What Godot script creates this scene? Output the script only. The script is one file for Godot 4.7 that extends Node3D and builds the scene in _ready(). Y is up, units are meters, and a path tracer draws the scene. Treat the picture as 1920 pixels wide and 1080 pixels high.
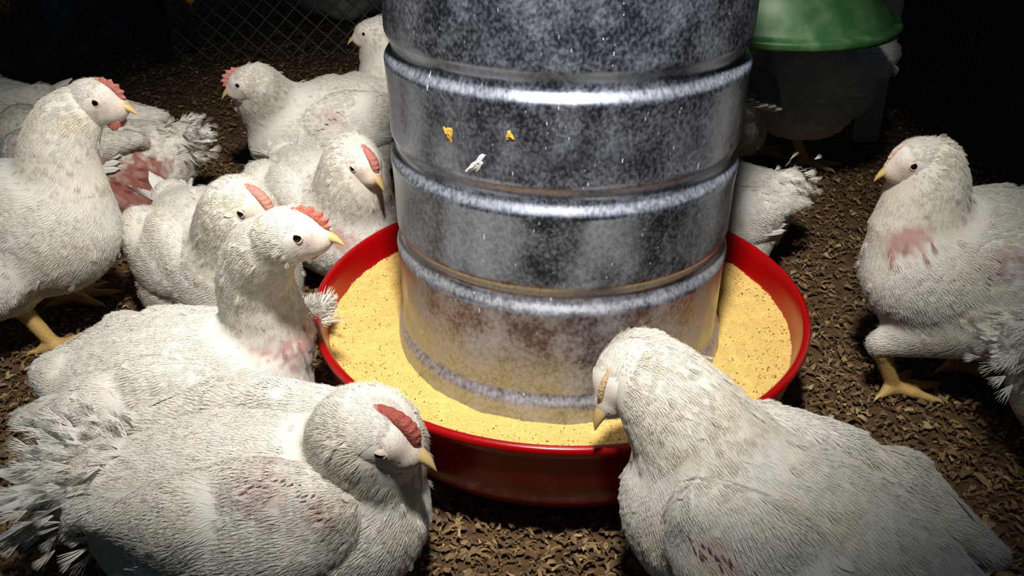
extends Node3D
# A night-time chicken pen: a galvanised tube feeder with a red pan of yellow mash, white broilers around it.

const R_TUBE := 0.16
const FEEDER := Vector3(0.0483, 0.0, -0.767)

var rng := RandomNumberGenerator.new()
var noise := FastNoiseLite.new()
var M := {}
var feather_meshes := {}
var taken := {}

# ------------------------------------------------------------------ bookkeeping
func numbered(called: String) -> String:
	if not taken.has(called):
		taken[called] = 0
		return called
	taken[called] += 1
	return "%s_%03d" % [called, taken[called]]

func thing(called: String, label: String, category: String, at := Vector3.ZERO, turn := 0.0, group := "") -> Node3D:
	var o := Node3D.new()
	o.name = numbered(called)
	add_child(o, true)
	o.position = at
	o.rotation.y = turn
	o.set_meta("label", label)
	o.set_meta("category", category)
	if group != "":
		o.set_meta("group", group)
	return o

func obj(called: String, mesh: Mesh, mat: Material, parent: Node3D) -> MeshInstance3D:
	var o := MeshInstance3D.new()
	o.name = numbered(called) if parent == self else called
	o.mesh = mesh
	o.material_override = mat
	o.cast_shadow = GeometryInstance3D.SHADOW_CASTING_SETTING_ON
	parent.add_child(o, true)
	return o

func struct(called: String, mesh: Mesh, mat: Material) -> MeshInstance3D:
	var o := obj(called, mesh, mat, self)
	o.set_meta("kind", "structure")
	return o

func scatter(called: String, mesh: Mesh, mat: Material, parent: Node3D, xf: Array, cols: PackedColorArray) -> MultiMeshInstance3D:
	var mm := MultiMesh.new()
	mm.transform_format = MultiMesh.TRANSFORM_3D
	mm.use_colors = true
	mm.mesh = mesh
	mm.instance_count = xf.size()
	var buf := PackedFloat32Array()
	buf.resize(xf.size() * 16)
	var k := 0
	for i in xf.size():
		var t: Transform3D = xf[i]
		var c: Color = cols[i]
		buf[k] = t.basis.x.x; buf[k + 1] = t.basis.y.x; buf[k + 2] = t.basis.z.x; buf[k + 3] = t.origin.x
		buf[k + 4] = t.basis.x.y; buf[k + 5] = t.basis.y.y; buf[k + 6] = t.basis.z.y; buf[k + 7] = t.origin.y
		buf[k + 8] = t.basis.x.z; buf[k + 9] = t.basis.y.z; buf[k + 10] = t.basis.z.z; buf[k + 11] = t.origin.z
		buf[k + 12] = c.r; buf[k + 13] = c.g; buf[k + 14] = c.b; buf[k + 15] = 1.0
		k += 16
	mm.buffer = buf
	var o := MultiMeshInstance3D.new()
	o.name = numbered(called) if parent == self else called
	o.multimesh = mm
	o.material_override = mat
	o.set_meta("kind", "stuff")
	parent.add_child(o, true)
	return o

# ------------------------------------------------------------------ mesh building
class Geo:
	var v := PackedVector3Array()
	var n := PackedVector3Array()
	var c := PackedColorArray()
	var uv := PackedVector2Array()
	var idx := PackedInt32Array()
	var colored := false
	var mapped := false

	func put(p: Vector3, nn: Vector3, col := Color.WHITE, t := Vector2.ZERO) -> int:
		v.append(p); n.append(nn); c.append(col); uv.append(t)
		return v.size() - 1

	func tri(a: int, b: int, d: int):
		var s := n[a] + n[b] + n[d]
		if (v[b] - v[a]).cross(v[d] - v[a]).dot(s) > 0.0:
			idx.append(a); idx.append(d); idx.append(b)
		else:
			idx.append(a); idx.append(b); idx.append(d)

	func quad(a: int, b: int, d: int, e: int):
		tri(a, b, d); tri(a, d, e)

	# rows of points; every row the same length; out is a hint for the side the faces look to
	func grid(rows: Array, closed: bool, middles: Array = [], up := Vector3.UP, uvs: Array = [], col := Color.WHITE):
		var nr := rows.size()
		var nc: int = rows[0].size()
		var base := v.size()
		for i in nr:
			for j in nc:
				var j0: int = (j - 1 + nc) % nc if closed else maxi(j - 1, 0)
				var j1: int = (j + 1) % nc if closed else mini(j + 1, nc - 1)
				var i0 := maxi(i - 1, 0)
				var i1 := mini(i + 1, nr - 1)
				var a: Vector3 = rows[i][j1] - rows[i][j0]
				var b: Vector3 = rows[i1][j] - rows[i0][j]
				var nn := a.cross(b)
				if nn.length() < 1e-14:
					var ii := 1 if i == 0 else nr - 2
					a = rows[ii][j1] - rows[ii][j0]
					nn = a.cross(b)
				nn = nn.normalized()
				var hint: Vector3 = up if middles.is_empty() else (rows[i][j] - middles[i])
				if nn.dot(hint) < 0.0:
					nn = -nn
				put(rows[i][j], nn, col, uvs[i][j] if uvs.size() > 0 else Vector2.ZERO)
		for i in nr - 1:
			for j in (nc if closed else nc - 1):
				var j1: int = (j + 1) % nc
				quad(base + i * nc + j, base + i * nc + j1, base + (i + 1) * nc + j1, base + (i + 1) * nc + j)

	func mesh() -> ArrayMesh:
		var a := []
		a.resize(Mesh.ARRAY_MAX)
		a[Mesh.ARRAY_VERTEX] = v
		a[Mesh.ARRAY_NORMAL] = n
		if colored:
			a[Mesh.ARRAY_COLOR] = c
		if mapped:
			a[Mesh.ARRAY_TEX_UV] = uv
		a[Mesh.ARRAY_INDEX] = idx
		var m := ArrayMesh.new()
		m.add_surface_from_arrays(Mesh.PRIMITIVE_TRIANGLES, a)
		return m

# a lathe round the y axis; profile of (radius, height); outward side found from the profile's turn
func lathe(g: Geo, profile: PackedVector2Array, segs: int, outside := 1.0, v_scale := 1.0, u_times := 1.0):
	var np := profile.size()
	var base := g.v.size()
	for i in np:
		var t := profile[mini(i + 1, np - 1)] - profile[maxi(i - 1, 0)]
		var nn := Vector2(t.y, -t.x).normalized() * outside
		for j in segs + 1:
			var a := TAU * j / segs
			g.put(Vector3(profile[i].x * sin(a), profile[i].y, profile[i].x * cos(a)), Vector3(nn.x * sin(a), nn.y, nn.x * cos(a)), Color.WHITE, Vector2(u_times * j / segs, profile[i].y * v_scale))
	for i in np - 1:
		for j in segs:
			var p := base + i * (segs + 1) + j
			g.quad(p, p + 1, p + segs + 2, p + segs + 1)

# an elliptical loft along points, with a side vector per point
func loft(g: Geo, pts: Array, ra: Array, rb: Array, side: Vector3, segs := 10, col := Color.WHITE):
	var rows := []
	var n := pts.size()
	for i in n:
		var t: Vector3 = (pts[mini(i + 1, n - 1)] - pts[maxi(i - 1, 0)]).normalized()
		var s := (side - t * side.dot(t)).normalized()
		var u := t.cross(s).normalized()
		var row := PackedVector3Array()
		for j in segs:
			var a := TAU * j / segs
			row.append(pts[i] + s * cos(a) * ra[i] + u * sin(a) * rb[i])
		rows.append(row)
	g.grid(rows, true, pts, Vector3.UP, [], col)

# ------------------------------------------------------------------ smooth bodies: a distance field and surface nets
# a prim: {a, b, ra, rb, f} a tapered capsule, or {c, q (Basis), r (Vector3), f} an ellipsoid; f is the way the feathers lie
func cap(a: Vector3, b: Vector3, ra: float, rb: float, f := Vector3.ZERO, hair := 0) -> Dictionary:
	return {a = a, b = b, ra = ra, rb = rb, f = f if f != Vector3.ZERO else (b - a).normalized(), kind = hair}

func ell(c: Vector3, r: Vector3, f: Vector3, q := Basis.IDENTITY, hair := 0) -> Dictionary:
	return {c = c, r = r, q = q, f = f, kind = hair}

func reach(p: Dictionary) -> AABB:
	if p.has("a"):
		var r := maxf(p.ra, p.rb)
		var b := AABB(p.a, Vector3.ZERO).expand(p.b)
		return b.grow(r)
	var q: Basis = p.q
	var r: Vector3 = p.r
	var h := Vector3(
		sqrt(pow(q.x.x * r.x, 2) + pow(q.y.x * r.y, 2) + pow(q.z.x * r.z, 2)),
		sqrt(pow(q.x.y * r.x, 2) + pow(q.y.y * r.y, 2) + pow(q.z.y * r.z, 2)),
		sqrt(pow(q.x.z * r.x, 2) + pow(q.y.z * r.y, 2) + pow(q.z.z * r.z, 2)))
	return AABB(p.c - h, h * 2)

func dist(p: Dictionary, x: Vector3) -> float:
	if p.has("a"):
		var ab: Vector3 = p.b - p.a
		var t := clampf((x - p.a).dot(ab) / maxf(ab.length_squared(), 1e-9), 0, 1)
		return (x - p.a - ab * t).length() - lerpf(p.ra, p.rb, t)
	var l: Vector3 = (x - p.c) * p.q
	var r: Vector3 = p.r
	var k0 := (l / r).length()
	return k0 * (k0 - 1.0) / maxf((l / (r * r)).length(), 1e-6)

func nets(g: Geo, prims: Array, cell: float, k: float, floor_y := -1e9):
	var box := reach(prims[0])
	for p in prims:
		box = box.merge(reach(p))
	box = box.grow(cell * 2.5 + k * 0.3)
	var o := box.position
	var nx := int(ceil(box.size.x / cell)) + 1
	var ny := int(ceil(box.size.y / cell)) + 1
	var nz := int(ceil(box.size.z / cell)) + 1
	var sy := nx
	var sz := nx * ny
	var F := PackedFloat32Array()
	F.resize(nx * ny * nz)
	F.fill(1.0)
	for p in prims:
		var b := reach(p).grow(k + cell * 2.5)
		var lo := ((b.position - o) / cell).floor()
		var hi := ((b.end - o) / cell).ceil()
		var x0 := maxi(int(lo.x), 0)
		var y0 := maxi(int(lo.y), 0)
		var z0 := maxi(int(lo.z), 0)
		var x1 := mini(int(hi.x), nx - 1)
		var y1 := mini(int(hi.y), ny - 1)
		var z1 := mini(int(hi.z), nz - 1)
		var is_cap: bool = p.has("a")
		var pa := Vector3.ZERO
		var ab := Vector3.ZERO
		var il := 0.0
		var ra := 0.0
		var dr := 0.0
		var q := Basis.IDENTITY
		var ir := Vector3.ONE
		if is_cap:
			pa = p.a; ab = p.b - p.a; il = 1.0 / maxf(ab.length_squared(), 1e-9); ra = p.ra; dr = p.rb - p.ra
		else:
			pa = p.c; q = p.q.transposed(); ir = Vector3.ONE / p.r
		for z in range(z0, z1 + 1):
			for y in range(y0, y1 + 1):
				var at := z * sz + y * sy
				var px := Vector3(0, o.y + y * cell, o.z + z * cell) - pa
				for x in range(x0, x1 + 1):
					px.x = o.x + x * cell - pa.x
					var d: float
					if is_cap:
						var t := clampf(px.dot(ab) * il, 0.0, 1.0)
						d = (px - ab * t).length() - ra - dr * t
					else:
						var l := (q * px) * ir
						var k0 := l.length()
						d = k0 * (k0 - 1.0) / maxf((l * ir).length(), 1e-6)
					var f := F[at + x]
					var h := k - absf(d - f)
					if h > 0.0:
						F[at + x] = minf(d, f) - h * h / k * 0.25
					elif d < f:
						F[at + x] = d
	# one vertex in every cell that the surface crosses
	var cells := {}
	var off := [0, 1, sy, sy + 1, sz, sz + 1, sz + sy, sz + sy + 1]
	var near := cell * 1.8
	for z in nz - 1:
		for y in ny - 1:
			var at := z * sz + y * sy
			for x in nx - 1:
				var i := at + x
				var f0 := F[i]
				if f0 > near or f0 < -near:
					continue
				var f1 := F[i + 1]; var f2 := F[i + sy]; var f3 := F[i + sy + 1]
				var f4 := F[i + sz]; var f5 := F[i + sz + 1]; var f6 := F[i + sz + sy]; var f7 := F[i + sz + sy + 1]
				var neg := int(f0 < 0) + int(f1 < 0) + int(f2 < 0) + int(f3 < 0) + int(f4 < 0) + int(f5 < 0) + int(f6 < 0) + int(f7 < 0)
				if neg == 0 or neg == 8:
					continue
				var gr := Vector3(f1 + f3 + f5 + f7 - f0 - f2 - f4 - f6, f2 + f3 + f6 + f7 - f0 - f1 - f4 - f5, f4 + f5 + f6 + f7 - f0 - f1 - f2 - f3) * 0.25
				var mean := (f0 + f1 + f2 + f3 + f4 + f5 + f6 + f7) * 0.125
				var nn := gr.normalized()
				var shift := -nn * mean / maxf(gr.length(), cell * 0.2)
				shift = shift.clamp(Vector3.ONE * -0.5, Vector3.ONE * 0.5)
				var pos := o + (Vector3(x + 0.5, y + 0.5, z + 0.5) + shift) * cell
				if pos.y < floor_y:
					pos.y = floor_y
				cells[i] = g.put(pos, nn)
	for i in cells:
		var inside: bool = F[i] < 0
		# the three edges that leave this cell's first corner
		if inside != (F[i + 1] < 0):
			if cells.has(i - sy) and cells.has(i - sz) and cells.has(i - sy - sz):
				g.quad(cells[i], cells[i - sy], cells[i - sy - sz], cells[i - sz])
		if inside != (F[i + sy] < 0):
			if cells.has(i - 1) and cells.has(i - sz) and cells.has(i - 1 - sz):
				g.quad(cells[i], cells[i - 1], cells[i - 1 - sz], cells[i - sz])
		if inside != (F[i + sz] < 0):
			if cells.has(i - 1) and cells.has(i - sy) and cells.has(i - 1 - sy):
				g.quad(cells[i], cells[i - 1], cells[i - 1 - sy], cells[i - sy])

# ------------------------------------------------------------------ feathers
func make_feathers():
	# unit length along x, out along y, width along z
	for kind in ["contour", "loose", "hair", "quill"]:
		var g := Geo.new()
		if kind == "contour":
			var rows := []
			for i in 6:
				var t := i / 5.0
				var w: float = 0.5 * [0.3, 0.75, 1.0, 0.98, 0.72, 0.22][i]
				var row := PackedVector3Array()
				for j in 5:
					var s := j / 2.0 - 1.0
					row.append(Vector3(t - 0.06 * absf(s) * t, -0.05 * s * s * w * 2.0 - 0.08 * t * t, s * w))
				rows.append(row)
			g.grid(rows, false)
		elif kind == "loose":
			for b in 9:
				var s := (b - 4) / 4.0
				var rows := []
				for i in 4:
					var t := i / 3.0
					var w: float = [0.03, 0.036, 0.028, 0.006][i]
					var z := s * 0.46 * pow(t, 0.7) + 0.04 * sin(t * 5.0 + b * 2.0)
					var y := 0.10 * sin(t * 2.2 + b * 1.9) * t - 0.06 * t * t
					rows.append(PackedVector3Array([Vector3(t * (1.0 - 0.12 * absf(s)), y, z - w), Vector3(t * (1.0 - 0.12 * absf(s)), y + 0.02, z), Vector3(t * (1.0 - 0.12 * absf(s)), y, z + w)]))
				g.grid(rows, false)
		elif kind == "hair":
			for b in 3:
				var s := float(b - 1)
				var rows := []
				for i in 3:
					var t := i / 2.0
					var w: float = [0.07, 0.06, 0.012][i]
					rows.append(PackedVector3Array([Vector3(t, 0.10 * t * t * (b - 0.8), s * 0.4 * t - w), Vector3(t, 0.10 * t * t * (b - 0.8), s * 0.4 * t + w)]))
				g.grid(rows, false)
		else:
			loft(g, [Vector3.ZERO, Vector3(0.5, 0.05, 0), Vector3(1, 0, 0)], [0.09, 0.08, 0.01], [0.09, 0.08, 0.01], Vector3(0, 0, 1), 5)
		feather_meshes[kind] = g.mesh()
	# long feathers of wing and tail: a vane with a shaft, the tip rounded and a little frayed
	for kind in ["flight", "frayed"]:
		var g := Geo.new()
		var rows := []
		for i in 12:
			var t := i / 11.0
			var w := 0.5 * pow(sin(PI * clampf(0.10 + 0.84 * pow(t, 0.8), 0, 1)), 0.55)
			if i == 11:
				w *= 0.5
			var row := PackedVector3Array()
			for j in 7:
				var s := j / 3.0 - 1.0
				var fray := (0.035 * sin(j * 4.1 + i * 1.7) if kind == "frayed" else 0.012 * sin(j * 3.0 + i)) * t
				row.append(Vector3(t - 0.07 * absf(s) + fray, (0.05 if j == 3 else 0.0) - 0.1 * s * s * w + 0.06 * sin(t * PI), s * w * (0.8 if s < 0 and kind == "flight" else 1.0)))
			rows.append(row)
		g.grid(rows, false)
		feather_meshes[kind] = g.mesh()

func feather_tint() -> Color:
	var w := rng.randf_range(0.975, 1.025)
	var y := rng.randf()
	return Color(w, w * (1.0 - 0.015 * y), w * (1.0 - 0.05 * y))

# ------------------------------------------------------------------ a hen
# d: at (Vector2 ground), yaw (degrees, 0 looks along +x), yc (height of the trunk), pitch, s (size), head, look (in the world),
# roll, feet, bare (bare or sore skin: trunk-frame point, radius, colour), wing_sore, tail, cell, cover
const WHITE := Color(0.80, 0.785, 0.74)
const CREAM := Color(0.74, 0.66, 0.46)
const SKIN := Color(0.60, 0.27, 0.22)

func hen(d: Dictionary) -> Node3D:
	var s: float = d.get("s", 1.0)
	var root := thing("chicken", d.label, "chicken", Vector3(d.at.x, 0, d.at.y), deg_to_rad(d.yaw), "white chickens in the pen")
	var inv := root.transform.affine_inverse()
	var yc: float = d.get("yc", 0.085)
	var T := Transform3D(Basis(Vector3(0, 0, 1), deg_to_rad(d.get("pitch", 4.0))), Vector3(0, yc, 0))
	var fat: float = d.get("fat", 1.0)
	var back := -T.basis.x
	var cell: float = d.get("cell", 0.0055)
	var prims := []
	var rump: float = d.get("rump", -0.130)
	# trunk
	prims.append(ell(T * (Vector3(-0.015, 0.0, 0) * s), Vector3(0.122, 0.079, 0.08 * fat) * s, (back + Vector3(0, -0.15, 0)).normalized(), T.basis))
	prims.append(ell(T * (Vector3(0.058, -0.012, 0) * s), Vector3(0.076, 0.073, 0.072 * fat) * s, (back + Vector3(0, -0.35, 0)).normalized(), T.basis))
	prims.append(cap(T * (Vector3(-0.075, 0.012, 0) * s), T * (Vector3(rump, 0.045, 0) * s), 0.06 * s, 0.026 * s))
	for side in [-1, 1]:
		prims.append(ell(T * (Vector3(-0.03, -0.035, side * 0.05) * s), Vector3(0.06, 0.045, 0.042) * s, (back + Vector3(0, -0.6, 0)).normalized(), T.basis))
	# legs' feathered thighs
	var legs := []
	if d.has("feet"):
		var k := 0
		for f in d.feet:
			var foot: Vector3 = inv * Vector3(f[0], 0.0, f[1])
			var fw := Basis(Vector3.UP, deg_to_rad(f[2])) * Vector3(1, 0, 0)
			var hock: Vector3 = foot + (fw * -0.026 + Vector3(0, 0.06, 0)) * s
			legs.append([foot, fw, hock])
			var side: float = 1.0 if foot.z > 0 else -1.0
			if absf(foot.z) < 0.005:
				side = 1.0 if k == 0 else -1.0
			prims.append(cap(T * (Vector3(0.0, -0.035, side * 0.048) * s), hock + Vector3(0, 0.012, 0), 0.046 * s, 0.015 * s))
			k += 1
	# neck
	var hp: Vector3 = inv * d.head
	var fwd: Vector3 = (inv.basis * d.look).normalized()
	var n0: Vector3 = T * (d.get("neck_root", Vector3(0.082, 0.032, 0)) * s)
	var upv := Vector3.UP
	var hr := fwd.cross(upv).normalized()
	var hu := hr.cross(fwd).normalized()
	var HB := Basis(fwd, hu, hr).rotated(fwd, deg_to_rad(d.get("roll", 0.0)))
	hu = HB.y
	hr = HB.z
	var HT := Transform3D(HB, hp)
	var nape: Vector3 = HT * (Vector3(-0.012, -0.006, 0) * s)
	var gap := (nape - n0).length()
	var ctrl: Vector3 = n0 + T.basis * (d.get("bend", Vector3(0.35, 0.45, 0)) * gap)
	var nr0: float = d.get("neck_r", 0.047)
	var nr1: float = d.get("nape_r", 0.0245)
	var last := n0
	for i in range(1, 6):
		var t := i / 5.0
		var p := n0.lerp(ctrl, t).lerp(ctrl.lerp(nape, t), t)
		prims.append(cap(last, p, lerpf(nr0, nr1, pow((i - 1) / 5.0, 0.75)) * s, lerpf(nr0, nr1, pow(t, 0.75)) * s, (last - p).normalized(), 1))
		last = p
	var neck_top: Dictionary = prims[-1]
	# head
	var hs: float = s * d.get("head_s", 1.0)
	HT.basis = HB
	var skull := [
		ell(hp, Vector3(0.0265, 0.0215, 0.0185) * hs, -fwd, HB, 2),
		cap(HT * (Vector3(0.008, -0.004, 0) * hs), HT * (Vector3(0.0265, -0.0065, 0) * hs), 0.0155 * hs, 0.0095 * hs, -fwd, 2),
		cap(HT * (Vector3(0.004, -0.012, 0) * hs), HT * (Vector3(0.018, -0.014, 0) * hs), 0.0125 * hs, 0.007 * hs, -fwd, 2),
		cap(HT * (Vector3(0.002, 0.0055, -0.0125) * hs), HT * (Vector3(0.014, 0.005, -0.0105) * hs), 0.0062 * hs, 0.004 * hs, -fwd, 2),
		cap(HT * (Vector3(0.002, 0.0055, 0.0125) * hs), HT * (Vector3(0.014, 0.005, 0.0105) * hs), 0.0062 * hs, 0.004 * hs, -fwd, 2)]
	var g := Geo.new()
	g.colored = true
	nets(g, prims, cell, 0.022 * s, 0.001)
	var trunk_end := g.v.size()
	var hcell: float = d.get("hcell", 0.0026)
	nets(g, skull + [cap(neck_top.a, neck_top.b, neck_top.ra * 0.9, neck_top.rb * 0.9, neck_top.f, 1)], hcell, 0.014 * s)
	# colour of the skin and down, and how feathers lie
	var bare: Array = d.get("bare", [])
	var spots := []
	for b in bare:
		spots.append([T * (b[0] * s), b[1] * s, b[2]])
	var all := prims + skull
	var flow := PackedVector3Array()
	var hair := PackedByteArray()
	var nude := PackedByteArray()
	var seed_at := Vector3(d.at.x * 7.0, 0, d.at.y * 5.0)
	var cream: float = d.get("cream", 0.5)
	for i in g.v.size():
		var p := g.v[i]
		var fl := Vector3.ZERO
		var best := 1e9
		var kind := 0
		for q in all:
			var dd := maxf(dist(q, p), 0.0)
			var w := 1.0 / pow(dd + 0.006, 2)
			fl += q.f * w
			if dd < best:
				best = dd
				kind = q.kind
		fl = (fl - g.n[i] * fl.dot(g.n[i])).normalized()
		if fl.length() < 0.5:
			fl = g.n[i].cross(Vector3(0.3, 0.9, 0.2)).normalized()
		flow.append(fl)
		var col := WHITE
		var nv := noise.get_noise_3dv((p + seed_at) * 260.0)
		var nw := noise.get_noise_3dv((p + seed_at) * 900.0)
		col = col.lerp(CREAM, clampf(nv * 1.1 + 0.12, 0, 0.55) * cream)
		col = col.lerp(Color(0.62, 0.6, 0.56), clampf(nw * 0.5, 0, 0.25))
		if kind == 1:
			col = col.lerp(CREAM, 0.12 + 0.3 * cream * maxf(0.0, nv + 0.3))
		if kind == 2:
			var hx: Vector3 = (p - hp) * HB
			var face := clampf((hx.x / hs - 0.002) / 0.016, 0, 1) * clampf(1.4 - absf(hx.y / hs + 0.003) / 0.016, 0, 1)
			col = col.lerp(Color(0.66, 0.46, 0.38), face * d.get("face", 0.5))
			if hx.x / hs > 0.015:
				kind = 3
		var is_nude := 0
		for b in spots:
			var tp: Vector3 = T.affine_inverse() * p
			var q: float = 1.0 - p.distance_to(b[0]) / b[1] + 0.3 * nv + 0.3 * nw + 0.6 * noise.get_noise_3d(tp.x * 500.0, tp.y * 1500.0, tp.z * 1500.0)
			if q > 0.0:
				col = col.lerp(b[2], clampf(q * 2.2, 0, 1))
				if nw > 0.15 and q > 0.2:
					col = col.lerp(Color(0.55, 0.4, 0.36), clampf((nw - 0.15) * 1.6, 0, 0.6))
				if q > 0.12:
					is_nude = 1
		hair.append(kind)
		nude.append(is_nude)
		g.c[i] = col
	obj("body", g.mesh(), M.skin, root)
	# the coat
	var cover: float = d.get("cover", 1.0)
	var xf := {contour = [], loose = [], hair = []}
	var cl := {contour = PackedColorArray(), loose = PackedColorArray(), hair = PackedColorArray()}
	for i in g.v.size():
		var p := g.v[i]
		if i < trunk_end and p.distance_to(hp) < 0.045 * hs:
			var within := false
			for q in skull:
				if dist(q, p) < -0.002:
					within = true
			if within:
				continue
		var kind := "contour"
		var chance := 1.0
		var ln := 0.0125
		var wd := 0.009
		var lift := 0.05
		var k := hair[i]
		if k >= 2:
			var hx: Vector3 = ((p - hp) * HB) / hs
			if Vector2(hx.x - 0.0105, hx.y - 0.0032).length() < 0.0068 and absf(hx.z) > 0.009:
				continue
		if nude[i] == 1:
			if rng.randf() > 0.05:
				continue
			kind = "loose"; ln = 0.018; wd = 0.006; lift = 0.3
		elif k == 3:
			if rng.randf() > 0.6 * cover:
				continue
			kind = "hair"; ln = 0.003; wd = 0.0018; lift = 0.08
		elif k == 2:
			chance = 0.9
			kind = "hair"; ln = rng.randf_range(0.0045, 0.0065); wd = 0.004; lift = 0.17
		elif k == 1:
			chance = 0.95
			ln = 0.011; wd = 0.0055; lift = 0.06
			if rng.randf() < 0.85:
				kind = "loose"; lift = 0.09; ln = 0.012; wd = 0.007
		else:
			if rng.randf() < 0.95:
				kind = "loose"; lift = 0.10; wd = 0.0095; ln = 0.0115
		if rng.randf() > chance * cover:
			continue
		ln *= s * rng.randf_range(0.8, 1.25)
		wd *= s * rng.randf_range(0.8, 1.2)
		if rng.randf() < 0.03 and kind == "loose":
			lift += rng.randf_range(0.1, 0.35)
		var nn := g.n[i]
		var f := (flow[i] + nn.cross(flow[i]) * rng.randf_range(-0.14, 0.14)).normalized()
		var sd := nn.cross(f).normalized()
		var a := lift * rng.randf_range(0.75, 1.25)
		var x := f * cos(a) + nn * sin(a)
		var y := nn * cos(a) - f * sin(a)
		var tr := Transform3D(Basis(x * ln, y * ln * 0.6, sd * wd), p - nn * (0.0002 if kind == "hair" else 0.0003) * s)
		if tr.origin.y < 0.006 and x.y < -0.2:
			continue
		xf[kind].append(tr)
		var tint := feather_tint()
		var c := g.c[i]
		cl[kind].append(Color(minf(c.r * tint.r, 0.86), minf(c.g * tint.g, 0.85), minf(c.b * tint.b, 0.82)))
	for kind in xf:
		if xf[kind].size() > 0:
			scatter({contour = "plumage", loose = "loose_plumage", hair = "head_down"}[kind], feather_meshes[kind], M.feather, root, xf[kind], cl[kind])
	# wings
	for side in [-1, 1]:
		wing(root, T, s, side, d, fat)
	# tail feathers
	var tl: Dictionary = d.get("tail", {})
	var tn: int = tl.get("n", 8)
	var tlen: float = tl.get("len", 0.06) * s
	for i in tn:
		var u := (i - (tn - 1) * 0.5) / maxf(1.0, (tn - 1) * 0.5)
		var a: float = u * tl.get("spread", 0.5)
		var e: float = tl.get("lift", 0.35) + rng.randf_range(-0.5, 0.5) * tl.get("mess", 0.4) - 0.15 * absf(u)
		var dir := Vector3(-cos(a) * cos(e), sin(e), sin(a) * cos(e))
		var roll: float = u * tl.get("fold", 0.9)
		var up := Vector3(sin(e), cos(e), 0)
		var x := dir
		var z := x.cross(up).normalized()
		var b := Basis(x, z.cross(x), z).rotated(x, roll)
		var ln := tlen * rng.randf_range(0.85, 1.15) * (1.0 - 0.15 * absf(u))
		var f := obj("tail_feather", feather_meshes.frayed, M.plain_feather, root)
		f.transform = T * Transform3D(b * Basis.from_scale(Vector3(ln, ln * 0.5, ln * rng.randf_range(0.30, 0.42) * tl.get("wide", 1.0))), Vector3(rump + 0.004, 0.045, u * 0.018) * s)
	# down round the root of the tail
	if tl.get("fluff", 0) > 0:
		var fx := []
		var fc := PackedColorArray()
		for i in int(tl.fluff) * 3:
			var a: float = rng.randf_range(-1.0, 1.0) * (tl.get("spread", 0.5) + 0.2)
			var e: float = tl.get("lift", 0.35) + rng.randf_range(-0.6, 0.6)
			var dir: Vector3 = T.basis * Vector3(-cos(a) * cos(e), sin(e), sin(a) * cos(e))
			var out := (T.basis * Vector3(0, sin(rng.randf() * TAU), cos(rng.randf() * TAU)))
			out = (out - dir * out.dot(dir)).normalized()
			var along := rng.randf_range(-0.01, 0.7) * tlen
			var ln := s * rng.randf_range(0.012, 0.022)
			fx.append(Transform3D(Basis(dir * ln, out * ln * 0.6, dir.cross(out) * ln * 0.6), T * (Vector3(rump + rng.randf_range(-0.012, 0.035), 0.042 + rng.randf_range(-0.026, 0.03), sin(a) * 0.03) * s) + dir * along))
			var t := feather_tint()
			fc.append(Color(WHITE.r * t.r, WHITE.g * t.g, WHITE.b * t.b))
		scatter("tail_down", feather_meshes.loose, M.feather, root, fx, fc)
	if d.has("tuft"):
		var ux := []
		var uc := PackedColorArray()
		var c0: Vector3 = inv * d.tuft[0]
		var d0: Vector3 = (inv.basis * d.tuft[1]).normalized()
		for i in 420:
			var dir := (d0 + Vector3(rng.randf_range(-1, 1), rng.randf_range(-1, 1), rng.randf_range(-1, 1)) * 0.45).normalized()
			var o2 := dir.cross(Vector3(rng.randf_range(-1, 1), rng.randf_range(-1, 1), rng.randf_range(-1, 1))).normalized()
			var ln := rng.randf_range(0.014, 0.026)
			var at := c0 + d0 * rng.randf_range(-0.03, 0.012) + Vector3(rng.randf_range(-1, 1), rng.randf_range(-1, 1), rng.randf_range(-1, 1)) * 0.008
			ux.append(Transform3D(Basis(dir * ln, o2 * ln * 0.6, dir.cross(o2) * ln * 0.6), at))
			uc.append(WHITE)
		scatter("downy_tuft", feather_meshes.loose, M.feather, root, ux, uc)
	# face
	var eye_z := [0.0, 0.0]
	for side in 2:
		var near := 1e9
		for i in range(trunk_end, g.v.size()):
			var hx: Vector3 = ((g.v[i] - hp) * HB) / hs
			var dd := Vector2(hx.x - 0.0115, hx.y - 0.0032).length_squared()
			if dd < near and hx.z * (side * 2 - 1) > 0.0:
				near = dd
				eye_z[side] = absf(hx.z)
	face(root, HT, hs, d, eye_z)
	# legs
	for l in legs:
		leg(root, l[0], l[1], l[2], s)
	return root

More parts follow.
